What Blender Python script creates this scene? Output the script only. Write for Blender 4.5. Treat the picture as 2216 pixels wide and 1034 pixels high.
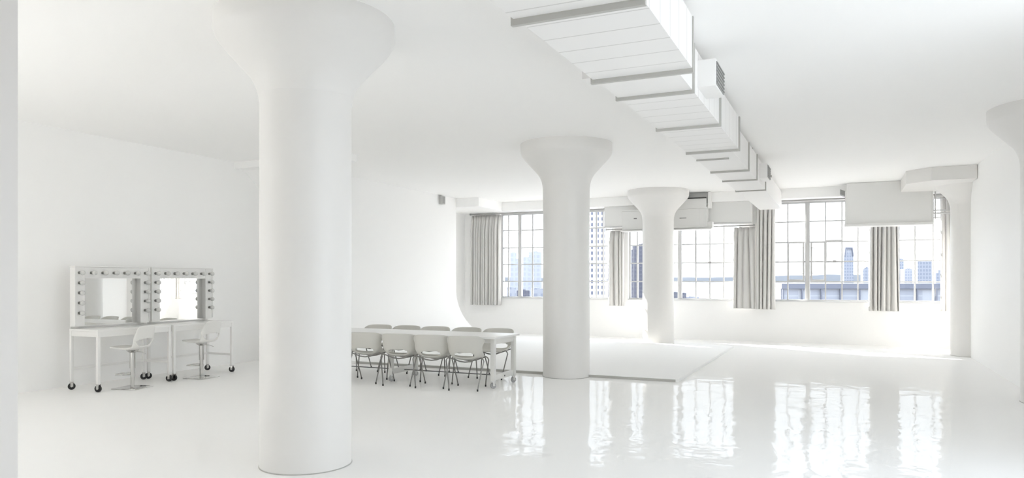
import bpy, bmesh, math, random
from mathutils import Vector, Matrix
PI = math.pi
R = math.radians
random.seed(7)
C = bpy.context.scene.collection
for o in list(bpy.data.objects):
    bpy.data.objects.remove(o)

# ------------------------------------------------------------------ camera
F_PX = 1569.0
cam_d = bpy.data.cameras.new('camera')
cam_d.sensor_fit = 'HORIZONTAL'
cam_d.sensor_width = 36.0
cam_d.lens = 36.0 * F_PX / 2216.0
cam_d.shift_y = (604.0 - 517.0) / 2216.0
cam_d.clip_start = 0.05
cam_d.clip_end = 30000
EYE = 1.62
TH = 24.56
cam = bpy.data.objects.new('camera', cam_d)
C.objects.link(cam)
cam.location = (0, 0, EYE)
cam.rotation_euler = (R(90), 0, R(TH))
bpy.context.scene.camera = cam

# ------------------------------------------------------------------ world, sun, exposure
SKY = 1.0
world = bpy.data.worlds.new('sky')
bpy.context.scene.world = world
world.use_nodes = True
nt = world.node_tree
nt.nodes.clear()
wo = nt.nodes.new('ShaderNodeOutputWorld')
bg = nt.nodes.new('ShaderNodeBackground')
tc = nt.nodes.new('ShaderNodeTexCoord')
sp = nt.nodes.new('ShaderNodeSeparateXYZ')
cr = nt.nodes.new('ShaderNodeValToRGB')
cr.color_ramp.elements[0].position = 0.0
cr.color_ramp.elements[0].color = (0.90, 0.945, 1.0, 1)
cr.color_ramp.elements[1].position = 0.7
cr.color_ramp.elements[1].color = (0.80, 0.885, 1.0, 1)
nt.links.new(tc.outputs['Generated'], sp.inputs[0])
nt.links.new(sp.outputs['Z'], cr.inputs[0])
nt.links.new(cr.outputs[0], bg.inputs['Color'])
bg.inputs['Strength'].default_value = SKY
nt.links.new(bg.outputs[0], wo.inputs[0])

sun_d = bpy.data.lights.new('sun', 'SUN')
sun_d.energy = 8.0
sun_d.angle = R(0.6)
sun_d.color = (1.0, 0.955, 0.90)
sun = bpy.data.objects.new('sun', sun_d)
C.objects.link(sun)
sun.location = (-30, 50, 30)
sdir = Vector((0.89, -0.46, -math.tan(R(28))))
sun.rotation_euler = sdir.to_track_quat('-Z', 'Y').to_euler()

sc = bpy.context.scene
sc.view_settings.view_transform = 'Standard'
sc.view_settings.look = 'None'
sc.view_settings.gamma = 1.0
sc.view_settings.use_curve_mapping = False
sc.view_settings.exposure = 2.1
cy = sc.cycles
cy.max_bounces = 20
cy.diffuse_bounces = 18
cy.glossy_bounces = 5
cy.transmission_bounces = 4
cy.transparent_max_bounces = 12
cy.caustics_reflective = False
cy.caustics_refractive = False
cy.sample_clamp_indirect = 12.0
cy.use_denoising = True


def portal(name, loc, rot, sx, sy):
    d = bpy.data.lights.new(name, 'AREA')
    d.shape = 'RECTANGLE'
    d.size = sx
    d.size_y = sy
    d.cycles.is_portal = True
    o = bpy.data.objects.new(name, d)
    C.objects.link(o)
    o.location = loc
    o.rotation_euler = rot
    return o


# ------------------------------------------------------------------ materials
def mat(name, col, rough=0.5, metal=0.0, bump=0.0, bscale=20.0, var=0.0, coat=0.0, spec=0.5, stretch=None, dist=0.01):
    m = bpy.data.materials.new(name)
    m.use_nodes = True
    n = m.node_tree
    b = n.nodes['Principled BSDF']
    b.inputs['Base Color'].default_value = (*col, 1)
    b.inputs['Roughness'].default_value = rough
    b.inputs['Metallic'].default_value = metal
    b.inputs['Specular IOR Level'].default_value = spec
    b.inputs['Coat Weight'].default_value = coat
    b.inputs['Coat Roughness'].default_value = 0.03
    tcn = n.nodes.new('ShaderNodeTexCoord')
    mp = n.nodes.new('ShaderNodeMapping')
    n.links.new(tcn.outputs['Object'], mp.inputs[0])
    if stretch:
        mp.inputs['Scale'].default_value = stretch
    ns = n.nodes.new('ShaderNodeTexNoise')
    ns.inputs['Scale'].default_value = bscale
    ns.inputs['Detail'].default_value = 3
    n.links.new(mp.outputs[0], ns.inputs['Vector'])
    if var > 0:
        mx = n.nodes.new('ShaderNodeMix')
        mx.data_type = 'RGBA'
        mx.inputs[6].default_value = (*[c * (1 - var) for c in col], 1)
        mx.inputs[7].default_value = (*[min(1, c * (1 + var)) for c in col], 1)
        n.links.new(ns.outputs['Fac'], mx.inputs[0])
        n.links.new(mx.outputs[2], b.inputs['Base Color'])
    if bump > 0:
        bp = n.nodes.new('ShaderNodeBump')
        bp.inputs['Strength'].default_value = bump
        bp.inputs['Distance'].default_value = dist
        n.links.new(ns.outputs['Fac'], bp.inputs['Height'])
        n.links.new(bp.outputs[0], b.inputs['Normal'])
        if coat > 0:
            n.links.new(bp.outputs[0], b.inputs['Coat Normal'])
    return m


M = {}
M['wall'] = mat('white wall paint', (0.95, 0.948, 0.942), 0.55, bump=0.05, bscale=60, var=0.004)
M['ceiling'] = mat('white ceiling paint', (0.95, 0.946, 0.938), 0.7, bump=0.05, bscale=30, var=0.006)
M['column'] = mat('satin white column paint', (0.80, 0.79, 0.772), 0.42, bump=0.04, bscale=6, var=0.006)
M['partition'] = mat('warm white partition paint', (0.80, 0.783, 0.765), 0.6, bump=0.03, bscale=40, var=0.005)
M['floor'] = mat('poured white epoxy floor', (0.94, 0.936, 0.926), 0.07, bump=0.5, bscale=1.5, var=0.006,
                 stretch=(2.2, 1.6, 1.0), dist=0.013, spec=0.3)
# the floor: diffuse white epoxy under a clear gloss layer
_m = M['floor']
_n = _m.node_tree
_b = _n.nodes['Principled BSDF']
_b.inputs['Specular IOR Level'].default_value = 0.0
_b.inputs['Roughness'].default_value = 0.6
_g = _n.nodes.new('ShaderNodeBsdfGlossy')
_g.inputs['Roughness'].default_value = 0.045
_l = _n.nodes.new('ShaderNodeLayerWeight')
_p = _n.nodes.new('ShaderNodeMath')
_p.operation = 'POWER'
_p.inputs[1].default_value = 3.0
_q = _n.nodes.new('ShaderNodeMath')
_q.operation = 'MULTIPLY_ADD'
_q.inputs[1].default_value = 0.11
_q.inputs[2].default_value = 0.06
_x = _n.nodes.new('ShaderNodeMixShader')
_n.links.new(_l.outputs['Facing'], _p.inputs[0])
_n.links.new(_p.outputs[0], _q.inputs[0])
_n.links.new(_q.outputs[0], _x.inputs[0])
_n.links.new(_b.outputs[0], _x.inputs[1])
_n.links.new(_g.outputs[0], _x.inputs[2])
_bump = [k for k in _n.nodes if k.type == 'BUMP'][0]
_n.links.new(_bump.outputs[0], _g.inputs['Normal'])
for _k in list(_n.links):
    if _k.to_node == _b and _k.to_socket.name == 'Normal':
        _n.links.remove(_k)
_n.links.new(_x.outputs[0], _n.nodes['Material Output'].inputs['Surface'])
M['cove'] = mat('matte white cyclorama paint', (0.91, 0.91, 0.905), 0.75, bump=0.02, bscale=40, var=0.004)
M['duct'] = mat('white painted sheet metal', (0.88, 0.872, 0.86), 0.45, var=0.004)
# the same sheet metal with folded seams across it every 31 cm
M['duct_seamed'] = mat('seamed white sheet metal', (0.88, 0.872, 0.86), 0.45)
_n = M['duct_seamed'].node_tree
_t = _n.nodes.new('ShaderNodeTexCoord')
_s = _n.nodes.new('ShaderNodeSeparateXYZ')
_n.links.new(_t.outputs['Object'], _s.inputs[0])
_prev = _s.outputs['Y']
for _op, _v in (('DIVIDE', 0.31), ('FRACT', None), ('LESS_THAN', 0.045)):
    _m = _n.nodes.new('ShaderNodeMath')
    _m.operation = _op
    if _v is not None:
        _m.inputs[1].default_value = _v
    _n.links.new(_prev, _m.inputs[0])
    _prev = _m.outputs[0]
_x = _n.nodes.new('ShaderNodeMix')
_x.data_type = 'RGBA'
_x.inputs[6].default_value = (0.88, 0.872, 0.86, 1)
_x.inputs[7].default_value = (0.66, 0.65, 0.635, 1)
_n.links.new(_prev, _x.inputs[0])
_n.links.new(_x.outputs[2], _n.nodes['Principled BSDF'].inputs['Base Color'])
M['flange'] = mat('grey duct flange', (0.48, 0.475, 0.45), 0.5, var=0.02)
M['gap'] = mat('dark gap sealant', (0.05, 0.05, 0.05), 0.8, var=0.1)
M['furn'] = mat('white lacquered steel', (0.84, 0.835, 0.82), 0.32, bump=0.01, bscale=40, var=0.004)
M['dtable'] = mat('white lacquered table wood', (0.76, 0.755, 0.73), 0.35, bump=0.03, bscale=8, var=0.01, stretch=(1, 8, 8))
M['rod_dark'] = mat('dark steel rod', (0.16, 0.16, 0.16), 0.35, 0.8, var=0.05)
M['chair'] = mat('pale grey moulded plastic', (0.62, 0.61, 0.57), 0.4, bump=0.02, bscale=80, var=0.01)
M['stool'] = mat('white moulded plastic', (0.80, 0.79, 0.765), 0.35, bump=0.01, bscale=80, var=0.005)
M['steel'] = mat('brushed steel tube', (0.24, 0.235, 0.225), 0.3, 0.85, var=0.03)
M['chrome'] = mat('polished chrome', (0.60, 0.595, 0.58), 0.10, 1.0, var=0.01)
M['rubber'] = mat('black rubber', (0.02, 0.02, 0.02), 0.5, var=0.1)
M['mirror'] = mat('silvered mirror glass', (0.93, 0.935, 0.93), 0.01, 1.0)
M['socket'] = mat('dark bulb socket', (0.20, 0.20, 0.19), 0.4, 0.5, var=0.05)
M['curtain'] = mat('pale linen curtain', (0.69, 0.68, 0.665), 0.85, bump=0.15, bscale=90, var=0.03, stretch=(1, 1, 0.1))
M['track'] = mat('grey curtain rod metal', (0.42, 0.415, 0.41), 0.45, 0.3, var=0.03)
M['wframe'] = mat('white steel window frame', (0.59, 0.59, 0.59), 0.4, bump=0.02, bscale=30, var=0.01)
M['acunit'] = mat('white enamelled unit casing', (0.80, 0.80, 0.79), 0.4, bump=0.01, bscale=10, var=0.004)
M['grille'] = mat('grey air grille', (0.34, 0.34, 0.33), 0.6, var=0.04)
M['label'] = mat('grey badge print', (0.22, 0.22, 0.22), 0.5, var=0.05)
M['box'] = mat('light grey plastic housing', (0.50, 0.50, 0.49), 0.5, var=0.02)

# bulbs: frosted unlit glass globes
m = mat('frosted bulb glass', (0.80, 0.80, 0.78), 0.15, var=0.01)
m.node_tree.nodes['Principled BSDF'].inputs['Transmission Weight'].default_value = 0.25
M['bulb'] = m

# window glass: thin pane
m = bpy.data.materials.new('window pane glass')
m.use_nodes = True
n = m.node_tree
n.nodes.clear()
out = n.nodes.new('ShaderNodeOutputMaterial')
mx = n.nodes.new('ShaderNodeMixShader')
tr = n.nodes.new('ShaderNodeBsdfTransparent')
gl = n.nodes.new('ShaderNodeBsdfGlossy')
lw = n.nodes.new('ShaderNodeLayerWeight')
lw.inputs['Blend'].default_value = 0.5
pw = n.nodes.new('ShaderNodeMath')
pw.operation = 'POWER'
pw.inputs[1].default_value = 5.0
n.links.new(lw.outputs['Facing'], pw.inputs[0])
fr = n.nodes.new('ShaderNodeMath')
fr.operation = 'MULTIPLY_ADD'
fr.inputs[1].default_value = 0.7
fr.inputs[2].default_value = 0.03
n.links.new(pw.outputs[0], fr.inputs[0])
tr.inputs['Color'].default_value = (0.985, 0.992, 0.99, 1)
gl.inputs['Roughness'].default_value = 0.02
n.links.new(fr.outputs[0], mx.inputs[0])
n.links.new(tr.outputs[0], mx.inputs[1])
n.links.new(gl.outputs[0], mx.inputs[2])
n.links.new(mx.outputs[0], out.inputs['Surface'])
M['glass'] = m


def facade(name, c_wall, c_glass, sx, sz, gap=0.35):
    """building skin: a grid of windows in object space"""
    m = bpy.data.materials.new(name)
    m.use_nodes = True
    n = m.node_tree
    b = n.nodes['Principled BSDF']
    b.inputs['Roughness'].default_value = 0.7
    b.inputs['Specular IOR Level'].default_value = 0.2
    t = n.nodes.new('ShaderNodeTexCoord')
    s = n.nodes.new('ShaderNodeSeparateXYZ')
    n.links.new(t.outputs['Object'], s.inputs[0])
    ad = n.nodes.new('ShaderNodeMath')
    ad.operation = 'ADD'
    n.links.new(s.outputs['X'], ad.inputs[0])
    n.links.new(s.outputs['Y'], ad.inputs[1])

    def band(sock, period, g):
        d = n.nodes.new('ShaderNodeMath')
        d.operation = 'DIVIDE'
        d.inputs[1].default_value = period
        n.links.new(sock, d.inputs[0])
        f = n.nodes.new('ShaderNodeMath')
        f.operation = 'FRACT'
        n.links.new(d.outputs[0], f.inputs[0])
        g2 = n.nodes.new('ShaderNodeMath')
        g2.operation = 'GREATER_THAN'
        g2.inputs[1].default_value = g
        n.links.new(f.outputs[0], g2.inputs[0])
        return g2.outputs[0]
    a = band(ad.outputs[0], sx, gap)
    z = band(s.outputs['Z'], sz, gap)
    mu = n.nodes.new('ShaderNodeMath')
    mu.operation = 'MULTIPLY'
    n.links.new(a, mu.inputs[0])
    n.links.new(z, mu.inputs[1])
    mx = n.nodes.new('ShaderNodeMix')
    mx.data_type = 'RGBA'
    mx.inputs[6].default_value = (*c_wall, 1)
    mx.inputs[7].default_value = (*c_glass, 1)
    n.links.new(mu.outputs[0], mx.inputs[0])
    n.links.new(mx.outputs[2], b.inputs['Base Color'])
    return m


# ------------------------------------------------------------------ mesh builder
class MB:
    def __init__(s):
        s.bm = bmesh.new()

    def box(s, x0, x1, y0, y1, z0, z1, bev=0.0):
        t = bmesh.new()
        bmesh.ops.create_cube(t, size=1)
        for v in t.verts:
            v.co = Vector(((x0 + x1) / 2 + v.co.x * (x1 - x0), (y0 + y1) / 2 + v.co.y * (y1 - y0),
                           (z0 + z1) / 2 + v.co.z * (z1 - z0)))
        if bev > 0:
            bmesh.ops.bevel(t, geom=list(t.edges), offset=bev, segments=2, affect='EDGES', profile=0.6)
        s.merge(t)
        return s

    def merge(s, t, mtx=None):
        vm = {}
        for v in t.verts:
            vm[v] = s.bm.verts.new(mtx @ v.co if mtx else v.co)
        for f in t.faces:
            try:
                nf = s.bm.faces.new([vm[v] for v in f.verts])
                nf.smooth = f.smooth
            except ValueError:
                pass
        t.free()

    def tube(s, pts, r, seg=10, closed=False, caps=True):
        pts = [Vector(p) for p in pts]
        n = len(pts)
        rings = []
        up = None
        for i, p in enumerate(pts):
            if closed:
                d = (pts[(i + 1) % n] - pts[i - 1]).normalized()
            elif i == 0:
                d = (pts[1] - pts[0]).normalized()
            elif i == n - 1:
                d = (pts[-1] - pts[-2]).normalized()
            else:
                d = (pts[i + 1] - pts[i - 1]).normalized()
            if up is None:
                a = Vector((0, 0, 1)) if abs(d.z) < 0.9 else Vector((1, 0, 0))
                up = d.cross(a).normalized()
            up = (up - d * up.dot(d)).normalized()
            b = d.cross(up)
            rr = r[i] if isinstance(r, (list, tuple)) else r
            rings.append([s.bm.verts.new(p + (up * math.cos(2 * PI * k / seg) + b * math.sin(2 * PI * k / seg)) * rr)
                          for k in range(seg)])
        m = n if closed else n - 1
        for i in range(m):
            A, B = rings[i], rings[(i + 1) % n]
            for k in range(seg):
                f = s.bm.faces.new((A[k], A[(k + 1) % seg], B[(k + 1) % seg], B[k]))
                f.smooth = True
        if caps and not closed:
            s.bm.faces.new(list(reversed(rings[0])))
            s.bm.faces.new(rings[-1])
        return s

    def lathe(s, prof, c=(0, 0, 0), seg=48, axis='Z', cap=True):
        """prof: list of (r, h) along the axis"""
        rings = []
        for r, h in prof:
            ring = []
            for k in range(seg):
                a = 2 * PI * k / seg
                if axis == 'Z':
                    p = (c[0] + r * math.cos(a), c[1] + r * math.sin(a), c[2] + h)
                elif axis == 'X':
                    p = (c[0] + h, c[1] + r * math.cos(a), c[2] + r * math.sin(a))
                else:
                    p = (c[0] + r * math.cos(a), c[1] + h, c[2] + r * math.sin(a))
                ring.append(s.bm.verts.new(p))
            rings.append(ring)
        for A, B in zip(rings, rings[1:]):
            for k in range(seg):
                f = s.bm.faces.new((A[k], A[(k + 1) % seg], B[(k + 1) % seg], B[k]))
                f.smooth = True
        if cap:
            s.bm.faces.new(list(reversed(rings[0])))
            s.bm.faces.new(rings[-1])
        return s

    def prism(s, poly, a0, a1, axis='Y', smooth=False):
        """extrude a 2D polygon: axis Y -> poly in (x,z); X -> (y,z); Z -> (x,y)"""
        def P(p, a):
            return {'Y': (p[0], a, p[1]), 'X': (a, p[0], p[1]), 'Z': (p[0], p[1], a)}[axis]
        A = [s.bm.verts.new(P(p, a0)) for p in poly]
        B = [s.bm.verts.new(P(p, a1)) for p in poly]
        n = len(poly)
        s.bm.faces.new(A)
        s.bm.faces.new(list(reversed(B)))
        for i in range(n):
            f = s.bm.faces.new((A[i], B[i], B[(i + 1) % n], A[(i + 1) % n]))
            f.smooth = smooth
        return s

    def build(s, name, m, parent=None, loc=None, sharp=True):
        bmesh.ops.recalc_face_normals(s.bm, faces=list(s.bm.faces))
        me = bpy.data.meshes.new(name)
        s.bm.to_mesh(me)
        s.bm.free()
        me.materials.append(M[m] if isinstance(m, str) else m)
        if sharp and hasattr(me, 'set_sharp_from_angle'):
            me.set_sharp_from_angle(angle=R(40))
        o = bpy.data.objects.new(name, me)
        C.objects.link(o)
        if parent:
            o.parent = parent
        if loc:
            o.location = loc
        return o


def empty(name, loc=(0, 0, 0), rz=0.0):
    o = bpy.data.objects.new(name, None)
    o.empty_display_size = 0.2
    C.objects.link(o)
    o.location = loc
    o.rotation_euler = (0, 0, rz)
    return o


def tag(o, label=None, cat=None, group=None, kind=None):
    if label:
        o['label'] = label
    if cat:
        o['category'] = cat
    if group:
        o['group'] = group
    if kind:
        o['kind'] = kind
    return o


def struct(o):
    o['kind'] = 'structure'
    return o


def copy_tree(o, parent=None):
    c = o.copy()
    C.objects.link(c)
    c.parent = parent
    for ch in [x for x in bpy.data.objects if x.parent == o]:
        copy_tree(ch, c)
    return c


# ------------------------------------------------------------------ room shell
XL, XR = -10.65, 2.4
YB, YF = -7.0, 19.8
WT = 0.35
HC = 3.87
b = MB()
# the floor, finely divided so the ripples stay in the material only
b.box(XL - 0.4, XR + 0.4, YB - 0.4, YF + WT, -0.25, 0.0)
struct(b.build('floor', 'floor'))
b = MB()
b.box(XL - 0.4, XR + 0.4, YB - 0.4, YF + WT, HC, HC + 0.3)
struct(b.build('ceiling', 'ceiling'))


def wall_with_holes(name, axis, a0, a1, t0, t1, holes):
    """wall along axis X (t = y) or Y (t = x); holes = [(a, b, z0, z1)]"""
    b = MB()

    def put(p, q, z0, z1):
        if q - p < 1e-4 or z1 - z0 < 1e-4:
            return
        if axis == 'X':
            b.box(p, q, t0, t1, z0, z1)
        else:
            b.box(t0, t1, p, q, z0, z1)
    cur = a0
    for (p, q, z0, z1) in sorted(holes):
        put(cur, p, 0, HC)
        put(p, q, 0, z0)
        put(p, q, z1, HC)
        cur = q
    put(cur, a1, 0, HC)
    return struct(b.build(name, 'wall'))


SILL, HEAD = 1.05, 3.60
LEFT_FILL = [(0.2, 2.5)]  # added window out of view, lets sun in to brighten the room
BACKW = []
W1 = (-9.45, -5.92)
W2 = (-5.48, -2.45)
W3 = (-1.75, 2.18)
wall_with_holes('wall_far', 'X', XL - 0.4, XR + 0.4, YF, YF + WT,
                [(W1[0], W1[1], SILL, HEAD), (W2[0], W2[1], SILL, HEAD), (W3[0], W3[1], SILL, HEAD)])
SIDE_FILL = [(2.2, 7.0)]  # unseen right-wall opening, added to raise the interior brightness
SSILL, SHEAD = 0.12, 3.72
wall_with_holes('wall_right', 'Y', YB, YF, XR, XR + 0.4, [(p, q, SSILL, SHEAD) for p, q in SIDE_FILL])


def window(name, x0, x1, thick, thin, rails, casements=(), hop=None, z0=SILL, z1=HEAD, yp=None, axis='X'):
    """steel framed window in a wall, glass at yp"""
    root = struct(empty(name, (0, 0, 0)))
    yp = (YF + 0.14) if yp is None else yp

    def bx(b, p, q, d0, d1, za, zb, bev=0.0):
        if axis == 'X':
            b.box(p, q, yp + d0, yp + d1, za, zb, bev)
        else:
            b.box(yp - d1, yp - d0, p, q, za, zb, bev)
    b = MB()
    fw = 0.05
    bx(b, x0, x0 + fw, -0.04, 0.04, z0, z1)
    bx(b, x1 - fw, x1, -0.04, 0.04, z0, z1)
    bx(b, x0 + fw, x1 - fw, -0.04, 0.04, z0, z0 + fw)
    bx(b, x0 + fw, x1 - fw, -0.04, 0.04, z1 - fw, z1)
    b.build('window_frame', 'wframe', root)
    for x in thick:
        b = MB()
        bx(b, x - 0.055, x + 0.055, -0.07, 0.05, z0 + fw, z1 - fw, 0.008)
        bx(b, x - 0.025, x + 0.025, -0.10, -0.07, z0 + fw, z1 - fw, 0.004)
        b.build('mullion', 'wframe', root)
    b = MB()
    for x in thin:
        bx(b, x - 0.017, x + 0.017, -0.022, 0.022, z0 + fw, z1 - fw)
    for z in rails:
        bx(b, x0 + fw, x1 - fw, -0.0215, 0.0215, z - 0.017, z + 0.017)
    b.build('muntin_grid', 'wframe', root)
    for (p, q, za, zb, hs) in casements:
        c = MB()
        f = 0.045
        bx(c, p, p + f, -0.05, -0.012, za, zb, 0.004)
        bx(c, q - f, q, -0.05, -0.012, za, zb, 0.004)
        bx(c, p + f, q - f, -0.05, -0.012, za, za + f, 0.004)
        bx(c, p + f, q - f, -0.05, -0.012, zb - f, zb, 0.004)
        co = c.build('casement', 'wframe', root)
        h = MB()
        hx = q - 0.02 if hs > 0 else p + 0.02
        for hz in (za + 0.18 * (zb - za), za + 0.82 * (zb - za)):
            h.tube([(hx, yp - 0.055, hz + 0.03), (hx + hs * 0.05 * -1, yp - 0.10, hz + 0.01), (hx - hs * 0.10, yp - 0.11, hz - 0.02)], 0.008, 6)
        if axis == 'X':
            h.build('handle', 'track', co)
        else:
            h.bm.free()
    if hop:
        p, q, za, zb = hop
        c = MB()
        f = 0.028
        bx(c, p - f, p, -0.045, -0.012, za, zb)
        bx(c, q, q + f, -0.045, -0.012, za, zb)
        bx(c, p - f, q + f, -0.045, -0.012, za - f, za)
        bx(c, p - f, q + f, -0.045, -0.012, zb, zb + f)
        co = c.build('hopper_sash', 'wframe', root)
        h = MB()
        h.box((p + q) / 2 - 0.03, (p + q) / 2 + 0.05, yp - 0.08, yp - 0.05, za - 0.02, za + 0.03, 0.005)
        h.tube([((p + q) / 2, yp - 0.06, za + 0.03), ((p + q) / 2 - 0.01, yp - 0.07, za + 0.35)], 0.004, 6)
        h.build('latch', 'track', co)
    b = MB()
    bx(b, x0 + fw, x1 - fw, -0.003, 0.003, z0 + fw, z1 - fw)
    b.build('glass_pane', 'glass', root)
    b = MB()
    if axis == 'X' and yp > 0:
        b.box(x0 + 0.001, x1 - 0.001, YF - 0.03, yp - 0.041, z0 - 0.0, z0 + 0.02, 0.004)
        b.build('window_sill', 'wframe', root)
    else:
        b.bm.free()
    return root


RAILS = [1.555, 2.065, 2.565, 3.09]
window('window_1', W1[0], W1[1], [-8.83, -6.9], [-9.22, -8.43, -8.05, -7.66, -7.28, -6.44, -6.24], RAILS)
window('window_2', W2[0], W2[1], [-4.06], [-5.25, -5.0, -4.72, -4.4, -3.63, -3.26, -2.9], RAILS,
       hop=(-3.63, -2.9, 2.065, 3.09))
window('window_3', W3[0], W3[1], [-0.83, 0.62], [-1.30, -0.41, -0.03, 0.33, 0.95, 1.23, 1.57, 1.95], RAILS,
       casements=[(-1.31, -0.90, 1.57, 2.58, 1), (-0.76, -0.40, 1.57, 2.58, -1)], hop=(-0.38, -0.04, 2.065, 2.58))
wall_with_holes('wall_left', 'Y', YB, YF, XL - 0.4, XL, [(p, q, SSILL, SHEAD) for p, q in LEFT_FILL])
wall_with_holes('wall_back', 'X', XL - 0.4, XR + 0.4, YB - 0.4, YB, [(p, q, SSILL, SHEAD) for p, q in BACKW])
TALL = [0.62, 1.14, 1.65, 2.17, 2.68, 3.20]
for i, (p, q) in enumerate(LEFT_FILL):
    window('window_%d' % (i + 6), p, q, [p + 1.15], [p + 0.575, p + 1.725], TALL, z0=SSILL, z1=SHEAD, yp=XL - 0.2, axis='Y')  # out-of-frame window, added only for its fill light
    portal('portal', (XL - 0.36, (p + q) / 2, (SSILL + SHEAD) / 2), (R(90), 0, R(-90)), q - p, SHEAD - SSILL)
for i, (p, q) in enumerate(BACKW):
    window('window_%d' % (i + 8), p, q, [p + 1.4, p + 2.8], [p + 0.7, p + 2.1, p + 3.5], TALL, z0=SSILL, z1=SHEAD, yp=YB - 0.2)
    portal('portal', ((p + q) / 2, YB - 0.36, (SSILL + SHEAD) / 2), (R(90), 0, 0), q - p, SHEAD - SSILL)
for i, (p, q) in enumerate(SIDE_FILL):
    w = q - p
    window('window_%d' % (i + 4), p, q, [p + w / 3, p + 2 * w / 3], [p + w / 6, p + w / 2, p + 5 * w / 6], [0.62, 1.14, 1.65, 2.17, 2.68, 3.20],
           z0=SSILL, z1=SHEAD, yp=XR + 0.2, axis='Y')  # added for fill daylight, never in view
for i, (p, q) in enumerate((W1, W2, W3)):
    portal('portal', ((p + q) / 2, YF + 0.30, (SILL + HEAD) / 2), (R(-90), 0, 0), q - p, HEAD - SILL)
for p, q in SIDE_FILL:
    portal('portal', (XR + 0.36, (p + q) / 2, (SSILL + SHEAD) / 2), (R(90), 0, R(90)), q - p, SHEAD - SSILL)

# beam over the far windows
b = MB()
b.box(-9.1, XR - 0.001, 19.2, YF - 0.001, 3.62, HC - 0.001, 0.006)
struct(b.build('trim_1', 'wall'))
# dropped soffit in the far left corner
b = MB()
b.box(XL + 0.001, -9.1, 17.71, YF - 0.001, 3.62, HC - 0.001, 0.006)
struct(b.build('trim_2', 'wall'))
# beam and haunch beside the cyclorama, at the near end of it
b = MB()
b.box(XL + 0.001, -8.0, 10.45, 10.75, 3.74, HC - 0.001)
b.prism([(10.72, 3.74), (11.2, 3.74), (11.2, 3.35)], XL + 0.001, -9.82, 'X')
struct(b.build('trim_3', 'wall'))

# near partition end at the left edge of the frame
b = MB()
b.box(-5.6, -3.52, -0.9, 2.13, 0, HC - 0.001, 0.004)
struct(b.build('wall_near', 'partition'))

# ------------------------------------------------------------------ cyclorama
cyc = empty('cyclorama', (-9.8, 11.2, 0))
tag(cyc, 'white curved cyclorama wall sweeping down to a low matte white stage platform', 'backdrop')
RC = 1.3
prof = [(-10.64, 0.002), (-10.64, HC - 0.002), (-9.8, HC - 0.002), (-9.8, RC + 0.04)]
for i in range(1, 25):
    a = PI + (PI / 2) * i / 24
    prof.append((-8.5 + RC * math.cos(a), 0.04 + RC + RC * math.sin(a)))
prof.append((-8.5, 0.002))
b = MB()
b.prism([(x + 9.8, z) for x, z in prof], 0.24, 6.5, 'Y', smooth=True)
b.box(-0.84, 0, 0, 0.24, 0.002, HC - 0.002)
b.build('cove_wall', 'cove', cyc)
b = MB()
b.box(1.3, 9.8 - 2.36, 0.24, 6.5, 0.001, 0.05, 0.004)
b.build('stage_platform', 'cove', cyc)
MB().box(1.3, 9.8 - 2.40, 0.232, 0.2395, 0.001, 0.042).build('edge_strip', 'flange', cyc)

# ------------------------------------------------------------------ mushroom columns
def col_profile():
    p = [(0.392, 0.0), (0.39, 0.02), (0.39, 3.08), (0.392, 3.14), (0.40, 3.20), (0.415, 3.26), (0.44, 3.32), (0.475, 3.375),
         (0.70, 3.62), (0.735, 3.665), (0.755, 3.70), (0.765, 3.73), (0.768, 3.80), (0.768, HC)]
    return p


cols = [
    (-4.30, 5.05, 'thick white mushroom column nearest the camera, left of centre'),
    (-4.22, 11.42, 'white mushroom column standing at the edge of the cyclorama stage, mid room'),
    (-4.28, 18.30, 'white mushroom column farthest away, in front of the middle window'),
    (2.52, 11.50, 'white mushroom column cut off by the right edge of the picture'),
    (2.47, 18.00, 'white column with square slab on top beside the right end of the windows'),
]
for i, (x, y, lab) in enumerate(cols):
    r = empty('column', (x, y, 0))
    tag(r, lab, 'column')
    pr = col_profile()
    MB().lathe(pr[:5], seg=96, cap=False).build('shaft', 'column', r, sharp=False)
    MB().lathe(pr[4:], seg=96, cap=False).build('capital', 'column', r, sharp=False)
    MB().lathe([(0.391, 0.0005), (0.397, 0.0005), (0.396, 0.006), (0.391, 0.008)], seg=96, cap=False).build('base_joint', 'flange', r, sharp=False)
    if i == 4:
        b = MB()
        # drop panel with chamfered corners
        h = 1.28
        k = 0.42
        b.prism([(-h + k, -h), (-0.08, -h), (-0.08, 1.15), (-h, 1.15), (-h, -h + k)], 3.60, HC - 0.002, 'Z')
        b.build('drop_panel', 'column', r)

# ------------------------------------------------------------------ main air duct
duct = empty('air_duct', (-1.6, 4.0, 3.37))
tag(duct, 'long boxy white sheet-metal duct hung below the ceiling towards the windows', 'air duct')
ZB, ZT = 3.37, 3.80


def dbox(b, x0, x1, y0, y1, z0, z1, bev=0.0):
    b.box(x0 + 1.6, x1 + 1.6, y0 - 4.0, y1 - 4.0, z0 - 3.37, z1 - 3.37, bev)


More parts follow.
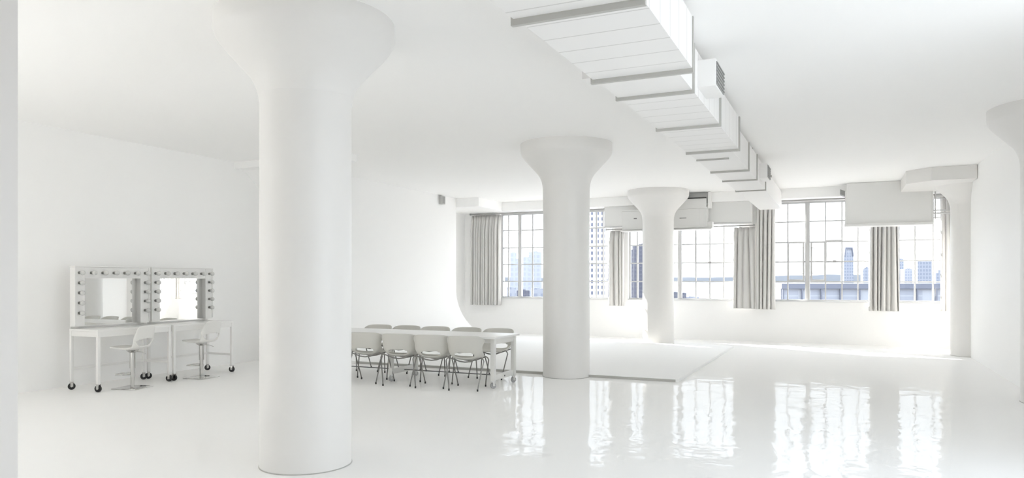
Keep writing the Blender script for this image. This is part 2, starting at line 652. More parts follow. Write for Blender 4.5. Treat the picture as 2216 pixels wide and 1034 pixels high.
secs = [(-5.0, 4.42, -2.02, -1.14, 5), (4.50, 6.06, -2.00, -1.14, 5), (6.14, 6.76, -1.98, -1.27, 0), (6.84, 8.36, -1.97, -1.27, 6),
        (8.44, 10.08, -1.97, -1.28, 6), (10.16, 12.06, -1.96, -1.38, 0), (12.14, 13.26, -1.95, -1.38, 0),
        (13.34, 14.90, -1.93, -1.39, 0), (14.98, 19.19, -1.92, -1.40, 0)]
for (y0, y1, x0, x1, ns) in secs:
    b = MB()
    dbox(b, x0, x1, y0 - 0.04, y1 + 0.04, ZB, ZT)
    b.build('duct_section', 'duct_seamed' if ns else 'duct', duct)
for (yf, x0, x1, hgt) in [(4.46, -2.04, -1.12, 0.042), (6.10, -2.02, -1.13, 0.036), (6.80, -2.0, -1.25, 0.028), (8.40, -1.99, -1.25, 0.028),
                     (10.12, -1.98, -1.26, 0.030), (10.80, -1.96, -1.50, 0.022), (12.10, -1.97, -1.36, 0.028), (13.30, -1.96, -1.36, 0.025), (14.94, -1.95, -1.37, 0.022)]:
    b = MB()
    if yf == 10.80:
        dbox(b, x0, x1, yf - 0.015, yf + 0.015, ZB - hgt, ZB + 0.001)
    else:
        dbox(b, x0, x1, yf - 0.018, yf + 0.018, ZB - hgt, ZB)
        dbox(b, x0, x0 + 0.02, yf - 0.018, yf + 0.018, ZB, ZT)
        dbox(b, x1 - 0.02, x1, yf - 0.018, yf + 0.018, ZB, ZT)
    b.build('flange', 'flange', duct)
for (y0, y1, x0, x1) in [(7.05, 7.55, -1.27, -1.10), (13.85, 14.4, -1.39, -1.25)]:
    b = MB()
    dbox(b, x0, x1, y0, y1, 3.455, 3.715, 0.004)
    bo = b.build('outlet_boot', 'duct', duct)
    b = MB()
    dbox(b, x1, x1 + 0.008, y0 + 0.03, y1 - 0.03, 3.475, 3.695)
    for k in range(6):
        zz = 3.49 + k * 0.036
        dbox(b, x1 + 0.004, x1 + 0.016, y0 + 0.03, y1 - 0.03, zz, zz + 0.012)
    b.build('grille', 'grille', bo)
b = MB()
dbox(b, -2.14, -2.03, 6.2, 6.5, 3.42, 3.56, 0.004)
b.build('outlet_boot', 'duct', duct)
for y in (5.3, 7.6, 9.3, 11.2, 13.0, 16.6):
    for x in (-1.9, -1.42):
        b = MB()
        dbox(b, x - 0.012, x + 0.012, y - 0.012, y + 0.012, ZT, HC)
        b.build('hanger', 'flange', duct)

# ------------------------------------------------------------------ fan coil units
def unit_a():
    r = empty('fan_coil_unit', (0.94, 18.72, 2.88))
    tag(r, 'plain white suspended air unit hanging in front of the right-hand window', 'air conditioner')
    w = 0.87
    b = MB()
    b.box(-w, w, 0, 0.44, 0.03, 0.985, 0.006)
    b.build('casing', 'acunit', r)
    b = MB()
    b.box(-w - 0.05, w + 0.03, -0.03, 0.47, -0.025, 0.03, 0.004)
    b.build('drain_tray', 'acunit', r)
    b = MB()
    b.box(-w - 0.035, -w - 0.001, -0.005, 0.03, 0.03, 0.80)
    b.build('corner_post', 'acunit', r)
    b = MB()
    b.box(w + 0.001, w + 0.03, -0.005, 0.03, 0.03, 0.80)
    b.build('corner_post', 'acunit', r)
    b = MB()
    b.prism([(-w - 0.14, 0.86), (-w - 0.0, 0.80), (-w - 0.0, 0.68), (-w - 0.14, 0.74)], 0.05, 0.30, 'Y')
    b.build('air_inlet', 'grille', r)
    return r


unit_a()


def unit_b():
    r = empty('fan_coil_unit', (-4.3, 19.0, 2.90))
    tag(r, 'white suspended air unit with small grey badge behind the farthest column', 'air conditioner')
    b = MB()
    b.box(-1.12, 1.12, 0, 0.28, 0.05, 0.54, 0.006)
    b.build('casing', 'acunit', r)
    b = MB()
    b.prism([(-0.14, 0.0), (0.29, 0.0), (0.29, 0.045), (0.0, 0.045)], -1.14, 1.24, 'X')
    b.build('drain_tray', 'acunit', r)
    b = MB()
    b.box(-1.13, 1.13, -0.012, 0.285, 0.543, 0.575, 0.004)
    b.box(0.30, 1.10, 0.0, 0.28, 0.576, 0.80, 0.004)
    b.box(0.30, 1.13, -0.008, 0.282, 0.64, 0.655)
    b.build('top_hood', 'acunit', r)
    b = MB()
    b.box(0.42, 1.08, -0.01, 0.2, 0.802, 0.832, 0.003)
    b.build('air_slot', 'gap', r)
    b = MB()
    for k in range(6):
        b.box(0.42 + k * 0.03, 0.443 + k * 0.03, -0.006, 0, 0.30, 0.318)
    b.build('badge', 'label', r)
    b = MB()
    b.box(-0.80, -0.72, -0.006, 0, 0.33, 0.355)
    b.build('badge', 'label', r)
    b = MB()
    b.box(0.93, 0.945, -0.005, 0.0, 0.07, 0.53)
    b.box(1.04, 1.055, -0.005, 0.0, 0.07, 0.53)
    b.box(1.12, 1.24, 0.06, 0.28, 0.05, 0.20, 0.004)
    b.build('access_panel', 'acunit', r)
    b = MB()
    b.box(1.14, 1.21, 0.02, 0.2, 0.55, 0.965, 0.01)
    b.build('riser_duct', 'duct', r)
    return r


unit_b()
pl = empty('supply_plenum', (-4.0, 19.33, 3.05))
tag(pl, 'long white boxed plenum closing the top of the middle window, behind the badge unit', 'air duct')
MB().box(-2.02, 1.87, 0, 0.40, 0, 0.568, 0.006).build('plenum_box', 'acunit', pl)
MB().box(-2.03, 1.88, -0.01, -0.001, 0.0, 0.03).build('edge_trim', 'wframe', pl)

# pipes by the right unit
pp = empty('pipework', (1.84, 18.78, 3.0))
tag(pp, 'thin white service pipes running from the right-hand air unit to the wall', 'pipe')
for z, yy, rr in ((0.50, 0.0, 0.018), (0.46, 0.14, 0.012), (0.18, 0.02, 0.014), (0.12, 0.10, 0.018)):
    MB().tube([(0.0, yy + 0.12, z), (0.22, yy + 0.14, z), (0.42, yy + 0.28, z - 0.01), (0.555, yy + 0.30, z - 0.01)], rr, 8).build('pipe', 'wframe', pp)
MB().tube([(0.05, 0.10, -0.02), (0.05, 0.10, 0.75)], 0.015, 8).build('pipe', 'wframe', pp)
MB().tube([(0.47, 0.5, -0.9), (0.47, 0.5, 0.6)], 0.02, 8).build('conduit', 'rod_dark', pp)

# little grey box high on the cyclorama
bx = empty('wall_box', (-9.799, 16.75, 3.62))
tag(bx, 'small grey box mounted high on the cyclorama wall just under the ceiling', 'wall box')
MB().box(0.0, 0.10, 0.0, 0.18, 0.0, 0.22, 0.01).build('housing', 'box', bx)
MB().box(0.101, 0.108, 0.02, 0.16, 0.02, 0.20, 0.003).build('front_grille', 'grille', bx)

# ------------------------------------------------------------------ curtains
def curtain(x0, x1, z0, z1, folds, y, label, seed, amp=0.05, flare=0.0):
    rnd = random.Random(seed)
    r = empty('curtain', ((x0 + x1) / 2, y, z1))
    tag(r, label, 'curtain')
    w = x1 - x0
    # irregular pleats: random widths and depths, drifting a little on the way down
    ws = [rnd.uniform(0.55, 1.5) for _ in range(folds)]
    tot = sum(ws)
    xs = [0.0]
    for q in ws:
        xs.append(xs[-1] + q / tot)
    am = [rnd.uniform(0.5, 1.1) for _ in range(folds)]
    dr = [0.0] + [rnd.uniform(-0.45, 0.45) / folds for _ in range(folds - 1)] + [0.0]
    sub = 14
    nv = 16
    b = MB()
    grid = []
    for j in range(nv + 1):
        t = j / nv
        row = []
        for k in range(folds):
            a0 = xs[k] + dr[k] * t
            a1 = xs[k + 1] + dr[k + 1] * t
            for i in range(sub + (1 if k == folds - 1 else 0)):
                f = i / sub
                u = a0 + (a1 - a0) * f
                d = math.sin(PI * (f - 0.13) / 0.74) ** 0.5 if 0.13 < f < 0.87 else 0.0   # round bulge, deep crease between
                head = min(1.0, 0.25 + t * 5)
                dep = -amp * am[k] * d * head + 0.5 * amp
                if t < 0.10:
                    dep += 0.012 * math.sin(2 * PI * f * 2)
                over = -0.06 / folds * math.sin(2 * PI * f) * head
                xx = (u + over - 0.5) * w * (1 + flare * (t - 0.3))
                row.append(b.bm.verts.new((xx, dep, -t * (z1 - z0))))
        grid.append(row)
    n = len(grid[0])
    for j in range(nv):
        for i in range(n - 1):
            fc = b.bm.faces.new((grid[j][i], grid[j][i + 1], grid[j + 1][i + 1], grid[j + 1][i]))
            fc.smooth = True
    o = b.build('curtain_fabric', 'curtain', r, sharp=False)
    so = o.modifiers.new('thick', 'SOLIDIFY')
    so.thickness = 0.006
    return r


CY = 19.62
curtain(-10.34, -9.36, 0.84, 3.55, 12, CY, 'wide grey-white pleated curtain drawn open in the far left corner', 1, 0.15)
curtain(-6.00, -5.55, 0.88, 2.97, 4, CY - 0.02, 'short narrow pale curtain between the left and middle windows', 2, 0.12)
curtain(-2.62, -2.08, 0.86, 2.97, 4, CY - 0.02, 'short pale curtain at the right end of the middle window, hung from the lower rod', 3, 0.13, 0.04)
curtain(-2.05, -1.58, 0.85, 3.56, 5, CY - 0.06, 'full-height beige-grey curtain at the left end of the right-hand window', 4, 0.14, 0.04)
curtain(0.58, 1.20, 0.85, 3.56, 7, CY, 'full-height pale curtain hanging below the right-hand air unit', 5, 0.14, 0.08)
curtain(2.07, 2.34, 0.87, 3.56, 3, CY, 'narrow pale curtain at the far right, beside the slab-topped column', 6, 0.08)


def rod(x0, x1, y, z, label, rad=0.018):
    r = empty('curtain_rod', (x0, y, z))
    tag(r, label, 'curtain rod')
    MB().tube([(0, 0, 0), (x1 - x0, 0, 0)], rad, 10).build('rod', 'track', r)
    for xx in (0.0, x1 - x0):
        MB().lathe([(0.005, -0.03), (rad * 1.5, -0.02), (rad * 1.5, 0.02), (0.005, 0.03)], (xx, 0, 0), 12, 'X').build('finial', 'track', r)
    for xx in (0.12, x1 - x0 - 0.12):
        MB().tube([(xx, 0, 0), (xx, YF - y - 0.001, 0)], 0.009, 8).build('bracket', 'track', r)
    return r


rod(-10.36, -6.1, CY, 3.59, 'long grey curtain rod above the far left window')
rod(-6.05, -5.45, CY, 3.01, 'short grey curtain rod over the narrow curtain left of the middle window')
rod(-3.12, -2.10, CY - 0.02, 3.01, 'grey curtain rod below the plenum at the right of the middle window')
rod(-2.06, 2.37, CY - 0.03, 3.60, 'long grey curtain rod above the right-hand window', 0.022)

# ------------------------------------------------------------------ casters
def caster(parent, x, y, top, r=0.05, m_wheel='rubber', m_hub='chrome', ang=0.4):
    c, s = math.cos(ang), math.sin(ang)
    g = empty('caster', (x, y, 0), ang)
    g.parent = parent
    b = MB()
    b.lathe([(r * 0.28, -0.017), (r * 0.9, -0.017), (r, -0.010), (r, 0.010), (r * 0.9, 0.017), (r * 0.28, 0.017)], (0, 0, r), 24, 'Y')
    b.build('wheel', m_wheel, g)
    b = MB()
    b.lathe([(0.006, -0.026), (r * 0.26, -0.024), (r * 0.30, -0.018), (r * 0.30, 0.018), (r * 0.26, 0.024), (0.006, 0.026)], (0, 0, r), 16, 'Y')
    b.box(-0.014, 0.022, -0.027, -0.022, r * 0.9, top - 0.008)
    b.box(-0.014, 0.022, 0.022, 0.027, r * 0.9, top - 0.008)
    b.box(-0.024, 0.026, -0.027, 0.027, top - 0.012, top, 0.002)
    b.build('fork', m_hub, g)
    return g


# ------------------------------------------------------------------ make-up stations
def makeup(y0, y1, label):
    """table along the left wall; root at floor, x to the room"""
    L = y1 - y0
    r = empty('makeup_station', (-10.32, y0, 0))
    tag(r, label, 'dressing table', 'wheeled make-up stations along the left wall')
    D = 0.62
    lt = 0.042
    ct = 0.115
    MB().box(0.0, D, 0, L, 0.862, 0.895, 0.004).build('tabletop', 'furn', r)
    for (xa, ya) in ((0.0, 0.0), (0.0, L - lt), (D - lt, 0.0), (D - lt, L - lt)):
        MB().box(xa, xa + lt, ya, ya + lt, ct, 0.862, 0.003).build('leg', 'furn', r)
        caster(r, xa + lt / 2, ya + lt / 2, ct, 0.05, ang=0.9 if xa < 0.1 else 0.35)
    for (a0, a1, c0, c1) in ((D - lt + 0.006, D - 0.006, lt, L - lt), (lt, D - lt, 0.006, lt - 0.006), (lt, D - lt, L - lt + 0.006, L - 0.006)):
        MB().box(a0, a1, c0, c1, 0.79, 0.862).build('apron', 'furn', r)
    MB().box(0.01, 0.032, lt, L - lt, 0.29, 0.325, 0.002).build('stretcher', 'furn', r)
    MB().box(lt, D - lt, L - lt + 0.01, L - 0.01, 0.29, 0.325, 0.002).build('stretcher', 'furn', r)
    # mirror and light frame
    fd = 0.12           # depth of the frame
    bw = 0.155
    zt = 1.80
    z0 = 0.8955
    mi = MB().box(0.012, 0.02, bw * 0.9, L - bw * 0.9, z0 + 0.02, zt - 0.16).build('mirror', 'mirror', r)
    MB().box(0.0, 0.011, 0.01, L - 0.01, z0, zt - 0.01).build('back_panel', 'furn', r)

    def side(ya, yb):
        b = MB()
        b.box(0.0115, fd, ya, yb, z0 + 0.03, zt - 0.001, 0.003)
        return b.build('light_board', 'furn', r)
    s1 = side(0.0, bw)
    s2 = side(L - bw, L)
    b = MB()
    b.box(0.0115, fd - 0.002, bw + 0.001, L - bw - 0.001, zt - 0.165, zt - 0.001, 0.003)
    tp = b.build('light_board', 'furn', r)
    b = MB()
    b.box(0.0, fd + 0.012, -0.004, L + 0.004, zt, zt + 0.018, 0.003)
    b.box(fd + 0.0005, fd + 0.010, -0.003, 0.012, z0 + 0.05, zt)
    b.box(fd + 0.0005, fd + 0.010, L - 0.012, L + 0.003, z0 + 0.05, zt)
    b.box(fd - 0.001, fd + 0.010, bw + 0.002, L - bw - 0.002, zt - 0.168, zt - 0.155)
    b.build('frame_edge', 'furn', r)

    def bulb(par, y, z):
        MB().lathe([(0.021, 0), (0.021, 0.018), (0.016, 0.022), (0.016, 0.04), (0.010, 0.042)], (fd, y, z), 14, 'X').build('bulb_socket', 'socket', par)
        pr = [(0.014, 0.036)]
        for k in range(1, 10):
            a = PI * k / 10
            pr.append((max(0.004, 0.036 * math.sin(a)), 0.078 - 0.036 * math.cos(a)))
        MB().lathe(pr, (fd, y, z), 16, 'X').build('light_bulb', 'bulb', par)
    for k in range(5):
        bulb(s1, bw / 2 - 0.01, 1.715 - k * 0.148)
        bulb(s2, L - bw / 2, 1.715 - k * 0.148)
    for k in range(5):
        bulb(tp, bw + 0.10 + k * (L - 2 * bw - 0.2) / 4, 1.715)
    return r


makeup(6.97, 8.215, 'white wheeled make-up station with bulb-framed mirror, nearer the left edge')
makeup(8.265, 9.51, 'white wheeled make-up station with bulb-framed mirror, farther right of the pair')


# ------------------------------------------------------------------ seat shells
def cr_spline(pts, t):
    n = len(pts) - 1
    x = min(max(t * n, 0), n - 1e-6)
    i = int(x)
    f = x - i
    p0 = pts[max(i - 1, 0)]
    p1 = pts[i]
    p2 = pts[i + 1]
    p3 = pts[min(i + 2, n)]
    return tuple(0.5 * ((2 * b_) + (-a_ + c_) * f + (2 * a_ - 5 * b_ + 4 * c_ - d_) * f * f + (-a_ + 3 * b_ - 3 * c_ + d_) * f ** 3)
                 for a_, b_, c_, d_ in zip(p0, p1, p2, p3))


def shell(name, m, parent, rows, hole, nu=20, nv=30, thick=0.012, topround=0.0):
    """rows: (y, z, halfwidth, forward curl, upward curl) from the front lip to the top of the back. Front is +Y.
    hole(u, t) -> True where the opening is."""
    b = MB()
    g = []
    for j in range(nv + 1):
        t = j / nv
        y, z, hw, fw, up = cr_spline(rows, t)
        row = []
        for i in range(nu + 1):
            u = -1 + 2 * i / nu
            au = abs(u)
            uu = math.sin(u * PI / 2 * 0.92) / math.sin(PI / 2 * 0.92)
            zz = z + up * au ** 2.6
            if t > 0.8:
                zz -= topround * au ** 5 * (t - 0.8) / 0.2
            if t < 0.1:
                y2 = y - 0.03 * au ** 3 * (0.1 - t) / 0.1
            else:
                y2 = y
            row.append(b.bm.verts.new((uu * hw, y2 + fw * au ** 2.2, zz)))
        g.append(row)
    for j in range(nv):
        for i in range(nu):
            uc = -1 + 2 * (i + 0.5) / nu
            tcn = (j + 0.5) / nv
            if hole(uc, tcn):
                continue
            f = b.bm.faces.new((g[j][i], g[j][i + 1], g[j + 1][i + 1], g[j + 1][i]))
            f.smooth = True
    for v in [v for v in b.bm.verts if not v.link_faces]:
        b.bm.verts.remove(v)
    o = b.build(name, m, parent, sharp=False)
    so = o.modifiers.new('thickness', 'SOLIDIFY')
    so.thickness = thick
    so.offset = 0
    sb = o.modifiers.new('smooth', 'SUBSURF')
    sb.levels = 1
    sb.render_levels = 1
    return o


# ------------------------------------------------------------------ dining chair
def make_chair():
    r = empty('dining_chair', (0, 0, 0))
    rows = [(0.235, 0.445, 0.205, 0.00, 0.00), (0.17, 0.455, 0.225, 0.0, 0.015), (0.06, 0.438, 0.24, 0.0, 0.05), (-0.06, 0.432, 0.25, 0.0, 0.10),
            (-0.15, 0.448, 0.255, 0.01, 0.15), (-0.205, 0.50, 0.262, 0.06, 0.16), (-0.235, 0.58, 0.272, 0.12, 0.115),
            (-0.255, 0.68, 0.285, 0.145, 0.05), (-0.27, 0.80, 0.280, 0.14, -0.02)]
    shell('seat_shell', 'chair', r, rows, lambda u, t: (0.56 < t < 0.69 and abs(u) < 0.46 - 2.5 * abs(t - 0.625)), topround=0.05)
    # frame: wavy tubes carrying the shell front and rear
    for sy in (-1, 1):
        yc = 0.15 * sy - 0.02
        pts = [(-0.272, yc, 0.455), (-0.245, yc, 0.474), (-0.17, yc, 0.450), (-0.08, yc, 0.418), (0.0, yc, 0.408), (0.08, yc, 0.418),
               (0.17, yc, 0.450), (0.245, yc, 0.474), (0.272, yc, 0.455)]
        if sy > 0:
            pts = [(x, y, z - 0.012) for x, y, z in pts]
        MB().tube(pts, 0.010, 8).build('seat_rail', 'steel', r)
        for sx in (-1, 1):
            top = pts[0] if sx < 0 else pts[-1]
            foot = (sx * 0.215, 0.245 * sy - 0.02, 0.016)
            lg = MB().tube([top, (top[0] + sx * 0.012, top[1] + sy * 0.004, top[2] - 0.03),
                            (foot[0] + (top[0] - foot[0]) * 0.2, foot[1] + (top[1] - foot[1]) * 0.2, 0.10), foot], 0.0095, 8).build('leg', 'steel', r)
            MB().tube([(foot[0], foot[1], 0.0), (foot[0], foot[1], 0.03)], 0.0125, 10).build('foot_cap', 'rubber', lg)
    return r


chair0 = make_chair()
near_lab = ['grey shell chair with its back to the camera, rightmost on the near side',
            'grey shell chair with its back to the camera, second from the right',
            'grey shell chair with its back to the camera, third from the right',
            'grey shell chair with its back to the camera, next to the thick column',
            'grey shell chair almost wholly hidden behind the thick column, at the near side']
far_lab = ['grey shell chair across the table, rightmost of the five far backs',
           'grey shell chair across the table, second far back from the right',
           'grey shell chair across the table, middle one of the five far backs',
           'grey shell chair across the table, fourth far back from the right',
           'grey shell chair across the table, leftmost far back beside the thick column']
first = True
jit = random.Random(3)
for i in range(5):
    o = chair0 if first else copy_tree(chair0)
    first = False
    o.location = (-5.07 - i * 0.575 - (0.05 if i > 2 else 0), 9.52, 0)
    o.rotation_euler = (0, 0, R(jit.uniform(-2, 2) + 14))
    tag(o, near_lab[i], 'chair', 'chairs along the near side of the long table')
for i in range(5):
    o = copy_tree(chair0)
    o.location = (-5.22 - i * 0.60, 10.74, 0)
    o.rotation_euler = (0, 0, R(186 + jit.uniform(-4, 4)))
    tag(o, far_lab[i], 'chair', 'chairs along the far side of the long table')

# ------------------------------------------------------------------ dining table
dt = empty('dining_table', (-6.52, 10.02, 0))
tag(dt, 'long narrow white table on chrome casters lined with grey shell chairs', 'table')
HL = 1.87
MB().box(-HL, HL, -0.44, 0.44, 0.735, 0.765, 0.004).build('tabletop', 'furn', dt)
for x in (-1.80, 0.0, 1.80):
    for y in (-0.36, 0.36):
        MB().box(x - 0.032, x + 0.032, y - 0.032, y + 0.032, 0.105, 0.735, 0.004).build('leg', 'dtable', dt)
        caster(dt, x, y, 0.105, 0.045, m_wheel='track', m_hub='chrome', ang=0.8)
    e = MB().box(x - 0.014, x + 0.014, -0.327, 0.327, 0.115, 0.20, 0.003).build('cross_board', 'dtable', dt)
    if x != 0:
        sx = 1 if x > 0 else -1
        MB().lathe([(0.004, 0), (0.013, 0.001), (0.013, 0.008), (0.004, 0.011)] if sx > 0 else [(0.004, -0.011), (0.013, -0.008), (0.013, -0.001), (0.004, 0)],
                   (x + sx * 0.0142, 0.0, 0.15), 12, 'X').build('bolt', 'rod_dark', e)
    MB().box(x - 0.02, x + 0.02, -0.327, 0.327, 0.65, 0.735, 0.003).build('apron', 'dtable', dt)
for y in (-0.35, 0.35):
    for x0, x1 in ((-1.766, -0.034), (0.034, 1.766)):
        MB().box(x0, x1, y - 0.012, y + 0.012, 0.67, 0.735, 0.003).build('apron', 'dtable', dt)
MB().tube([(-1.785, 0, 0.15), (-0.016, 0, 0.15)], 0.008, 8).build('tie_rod', 'rod_dark', dt)
MB().tube([(0.016, 0, 0.15), (1.785, 0, 0.15)], 0.008, 8).build('tie_rod', 'rod_dark', dt)

# ------------------------------------------------------------------ bar stools
def make_stool(x, y, rz, label, lift):
    r = empty('bar_stool', (x, y, 0), rz)
    tag(r, label, 'bar stool', 'white swivel stools at the make-up stations')
    z = lift
    rows = [(0.27, z + 0.02, 0.17, 0.0, 0.0), (0.15, z + 0.012, 0.185, 0.0, 0.0), (0.05, z - 0.004, 0.19, 0.0, 0.01), (-0.05, z - 0.01, 0.195, 0.0, 0.02),
            (-0.14, z - 0.002, 0.20, 0.0, 0.04), (-0.20, z + 0.04, 0.205, 0.02, 0.12), (-0.225, z + 0.11, 0.21, 0.05, 0.03),
            (-0.24, z + 0.20, 0.205, 0.055, 0.0), (-0.27, z + 0.345, 0.185, 0.04, -0.01)]

    def hole(u, t):
        return ((t - 0.70) / 0.10) ** 2 + (u / 0.74) ** 2 < 1
    shell('seat_shell', 'stool', r, rows, hole, nu=22, nv=36, thick=0.02, topround=0.04)
    # column, base, footrest
    b = MB()
    b.lathe([(0.040, 0.012), (0.030, 0.022), (0.030, z - 0.30)], seg=24, cap=True)
    b.build('lower_tube', 'chrome', r)
    b = MB()
    b.lathe([(0.040, z - 0.299), (0.040, z - 0.05)], seg=20)
    b.build('upper_sleeve', 'chrome', r)
    b = MB()
    b.lathe([(0.03, z - 0.075), (0.07, z - 0.05), (0.09, z - 0.028)], seg=24)
    b.build('swivel_plate', 'chrome', r)
    MB().box(-0.20, 0.20, -0.20, 0.20, 0.0, 0.012, 0.003).build('base_plate', 'chrome', r)
    b = MB()
    b.tube([(-0.025, 0.02, 0.205), (-0.11, 0.08, 0.205), (-0.12, 0.19, 0.205), (-0.06, 0.235, 0.205), (0.06, 0.235, 0.205), (0.12, 0.19, 0.205),
            (0.11, 0.08, 0.205), (0.025, 0.02, 0.205)], 0.009, 8)
    b.lathe([(0.034, 0.185), (0.034, 0.225)], seg=20)
    b.build('footrest', 'chrome', r)
    MB().tube([(0.03, -0.02, z - 0.055), (0.13, -0.06, z - 0.07), (0.20, -0.07, z - 0.10)], 0.005, 6).build('height_lever', 'chrome', r)
    return r


make_stool(-9.64, 7.48, R(90 + 14), 'white shell bar stool on square chrome base at the nearer make-up station', 0.595)
make_stool(-9.62, 8.74, R(90 + 6), 'white shell bar stool on square chrome base at the farther make-up station', 0.595)

# ------------------------------------------------------------------ the world outside
GZ = -45.0
def outside_mat(name, col, rough=0.7):
    mm = mat(name, col, rough, var=0.08, bscale=0.01, spec=0.1)
    return mm


M['water'] = outside_mat('harbour water', (0.10, 0.108, 0.13), 0.6)
M['ground'] = outside_mat('city ground', (0.13, 0.13, 0.14), 0.9)
M['hill'] = outside_mat('far hills', (0.27, 0.285, 0.31), 0.9)  # aerial haze is put into the hill colour
b = MB()
b.box(-14000, 9000, 900, 16000, GZ - 10, GZ)
tag(b.build('harbour', 'water'), 'pale blue harbour water beyond the waterfront, seen through the windows', 'water', kind='structure')
b = MB()
b.box(-1500, 1500, 30, 900, GZ - 10, GZ + 0.5)
struct(b.build('ground_outside', 'ground'))
# hills along the far shore
b = MB()
rr = random.Random(5)
prev = None
pts = []
x = -13000
while x < 9000:
    hz = 60 + 70 * (0.5 + 0.5 * math.sin(x * 0.0007 + 1.2)) + rr.uniform(-12, 12)
    pts.append((x, GZ + hz))
    x += 260
b.prism([(-13000, GZ - 5)] + pts + [(9000, GZ - 5)], 13500, 15500, 'Y')
struct(b.build('hills', 'hill'))

FAC = {  # pale blue tones carry the distance haze, put into the colours
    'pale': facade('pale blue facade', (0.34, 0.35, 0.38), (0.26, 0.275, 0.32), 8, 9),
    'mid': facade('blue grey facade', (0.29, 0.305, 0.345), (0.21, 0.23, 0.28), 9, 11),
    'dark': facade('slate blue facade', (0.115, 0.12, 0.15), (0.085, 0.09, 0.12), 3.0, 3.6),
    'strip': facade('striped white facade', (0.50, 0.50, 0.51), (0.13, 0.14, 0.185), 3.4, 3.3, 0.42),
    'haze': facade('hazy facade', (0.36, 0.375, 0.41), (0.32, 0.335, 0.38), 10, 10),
}
M['roofline'] = outside_mat('dark roofline', (0.17, 0.18, 0.22))
TT = math.radians(TH)


def ray_xy(px, dist):
    """a point on the ground plan seen at picture column px, at a distance along the optical axis"""
    k = (px - 1108.0) / F_PX
    X = dist * k
    return (X * math.cos(TT) - dist * math.sin(TT), X * math.sin(TT) + dist * math.cos(TT))


def building(px0, px1, ytop, dist, fac, label, crown=None, depth=0.7, name='tower_block', group=None):
    c = ray_xy((px0 + px1) / 2, dist)
    w = (px1 - px0) / F_PX * dist
    top = EYE + (604 - ytop) / F_PX * dist
    r = empty(name, (c[0], c[1], GZ), TT)
    tag(r, label, 'building', group)
    hh = top - GZ
    b = MB()
    if crown == 'taper':
        b.box(-w / 2, w / 2, 0, w * depth, 0, hh * 0.86)
    else:
        b.box(-w / 2, w / 2, 0, w * depth, 0, hh)
    b.build('building_walls', FAC[fac], r)
    if crown == 'taper':
        b = MB()
        b.prism([(-w / 2, hh * 0.86), (w / 2, hh * 0.86), (w * 0.40, hh), (-w * 0.40, hh)], 0.5, w * depth - 0.5, 'Y')
        b.build('crown', FAC['pale'], r)
        b = MB()
        b.prism([(-w / 2, hh * 0.80), (-w * 0.40, hh * 0.80), (-w * 0.30, hh * 0.97), (-w * 0.38, hh)], -4, 0.4, 'Y')
        b.prism([(w / 2, hh * 0.80), (w * 0.40, hh * 0.80), (w * 0.30, hh * 0.97), (w * 0.38, hh)], -4, 0.4, 'Y')
        b.box(-w * 0.38, w * 0.38, -4, 0.4, hh * 0.97, hh)
        b.build('crown_frame', 'roofline', r)
    elif crown == 'step':
        b = MB()
        b.box(-w * 0.1, w * 0.5, 0.02, w * depth * 0.8, hh, hh + w * 0.45)
        b.build('setback', FAC[fac], r)
    elif crown == 'dome':
        b = MB()
        b.prism([(-w * 0.5, hh), (w * 0.5, hh), (w * 0.5, hh + w * 0.2), (0, hh + w * 0.45), (-w * 0.42, hh + w * 0.2)], 0, w * depth, 'Y')
        b.build('pitched_top', FAC[fac], r)
    else:
        b = MB()
        b.box(-w * 0.25, w * 0.2, w * 0.1, w * depth * 0.6, hh, hh + w * 0.06)
        b.build('roof_plant', FAC[fac], r)
    return r


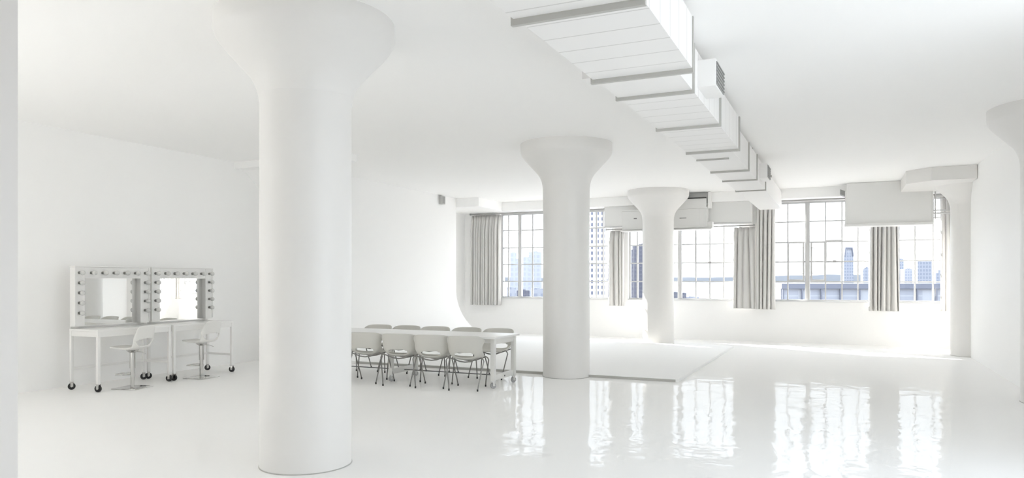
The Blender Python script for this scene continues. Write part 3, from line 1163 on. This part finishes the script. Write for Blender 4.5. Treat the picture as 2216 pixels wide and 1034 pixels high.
building(1826, 1847, 535, 2600, 'mid', 'tall pale blue skyscraper with tapered framed top across the water', 'taper')
building(1868, 1884, 584, 2500, 'mid', 'blue tower with peaked roof just left of the curtain below the air unit', 'dome')
building(1944, 1956, 564, 2500, 'mid', 'slim blue tower with peaked roof directly right of the curtain below the air unit', 'dome')
building(1957, 1979, 582, 2300, 'pale', 'low pale blue block right of the slim tower across the water')
building(1986, 2017, 564, 2200, 'mid', 'broad blue slab tower across the water, largest in the rightmost window')
building(2025, 2038, 590, 2400, 'mid', 'small blue block at the right end of the skyline', 'step')
building(1279, 1313, 452, 420, 'strip', 'tall tower with white and blue vertical stripes right of the stage column', depth=0.9)
building(1316, 1327, 572, 500, 'dark', 'dark narrow block seen just left of the short narrow curtain')
building(1361, 1380, 540, 620, 'dark', 'dark blue tower left of the farthest column', 'step')
building(1382, 1410, 528, 650, 'dark', 'dark blue tower partly hidden by the farthest column')
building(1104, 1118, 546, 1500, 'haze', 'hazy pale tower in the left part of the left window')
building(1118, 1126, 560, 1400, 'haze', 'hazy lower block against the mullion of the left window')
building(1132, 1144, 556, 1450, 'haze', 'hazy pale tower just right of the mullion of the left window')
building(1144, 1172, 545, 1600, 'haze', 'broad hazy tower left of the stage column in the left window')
building(1098, 1116, 622, 700, 'mid', 'low blue grey building at the foot of the left window')
building(1118, 1146, 628, 650, 'dark', 'low dark building right of centre at the foot of the left window')
building(1150, 1176, 624, 690, 'mid', 'low blue grey building at the sill beside the stage column')
building(1457, 1467, 632, 600, 'dark', 'small dark building at the sill right of the farthest column')
building(1476, 1485, 634, 600, 'dark', 'small dark building second from the farthest column at the sill')
building(1486, 1512, 643, 620, 'mid', 'low wide building at the sill of the middle window')

# waterfront terminal with a dark roofline and posts
tw = empty('waterfront_terminal', (*ray_xy(1862, 700), GZ), TT)
tag(tw, 'long low waterfront shed with dark roofline and posts seen through the right window', 'building')
W_ = (2060 - 1700) / F_PX * 700
zr = EYE - (613.5 - 604) / F_PX * 700 - GZ
MB().box(-W_ * 0.48, W_ * 0.52, 0, 40, 0, zr - 5).build('shed_walls', facade('terminal facade', (0.38, 0.395, 0.43), (0.31, 0.325, 0.37), 60, 6, 0.2), tw)
MB().box(-W_ * 0.48, W_ * 0.52, -3, 42, zr - 4.9, zr).build('roof', 'roofline', tw)
for k in range(9):
    x = -W_ * 0.47 + k * W_ * 0.115
    MB().box(x - 0.7, x + 0.7, -2.5, -1.2, 0, zr - 4.95).build('post', 'roofline', tw)
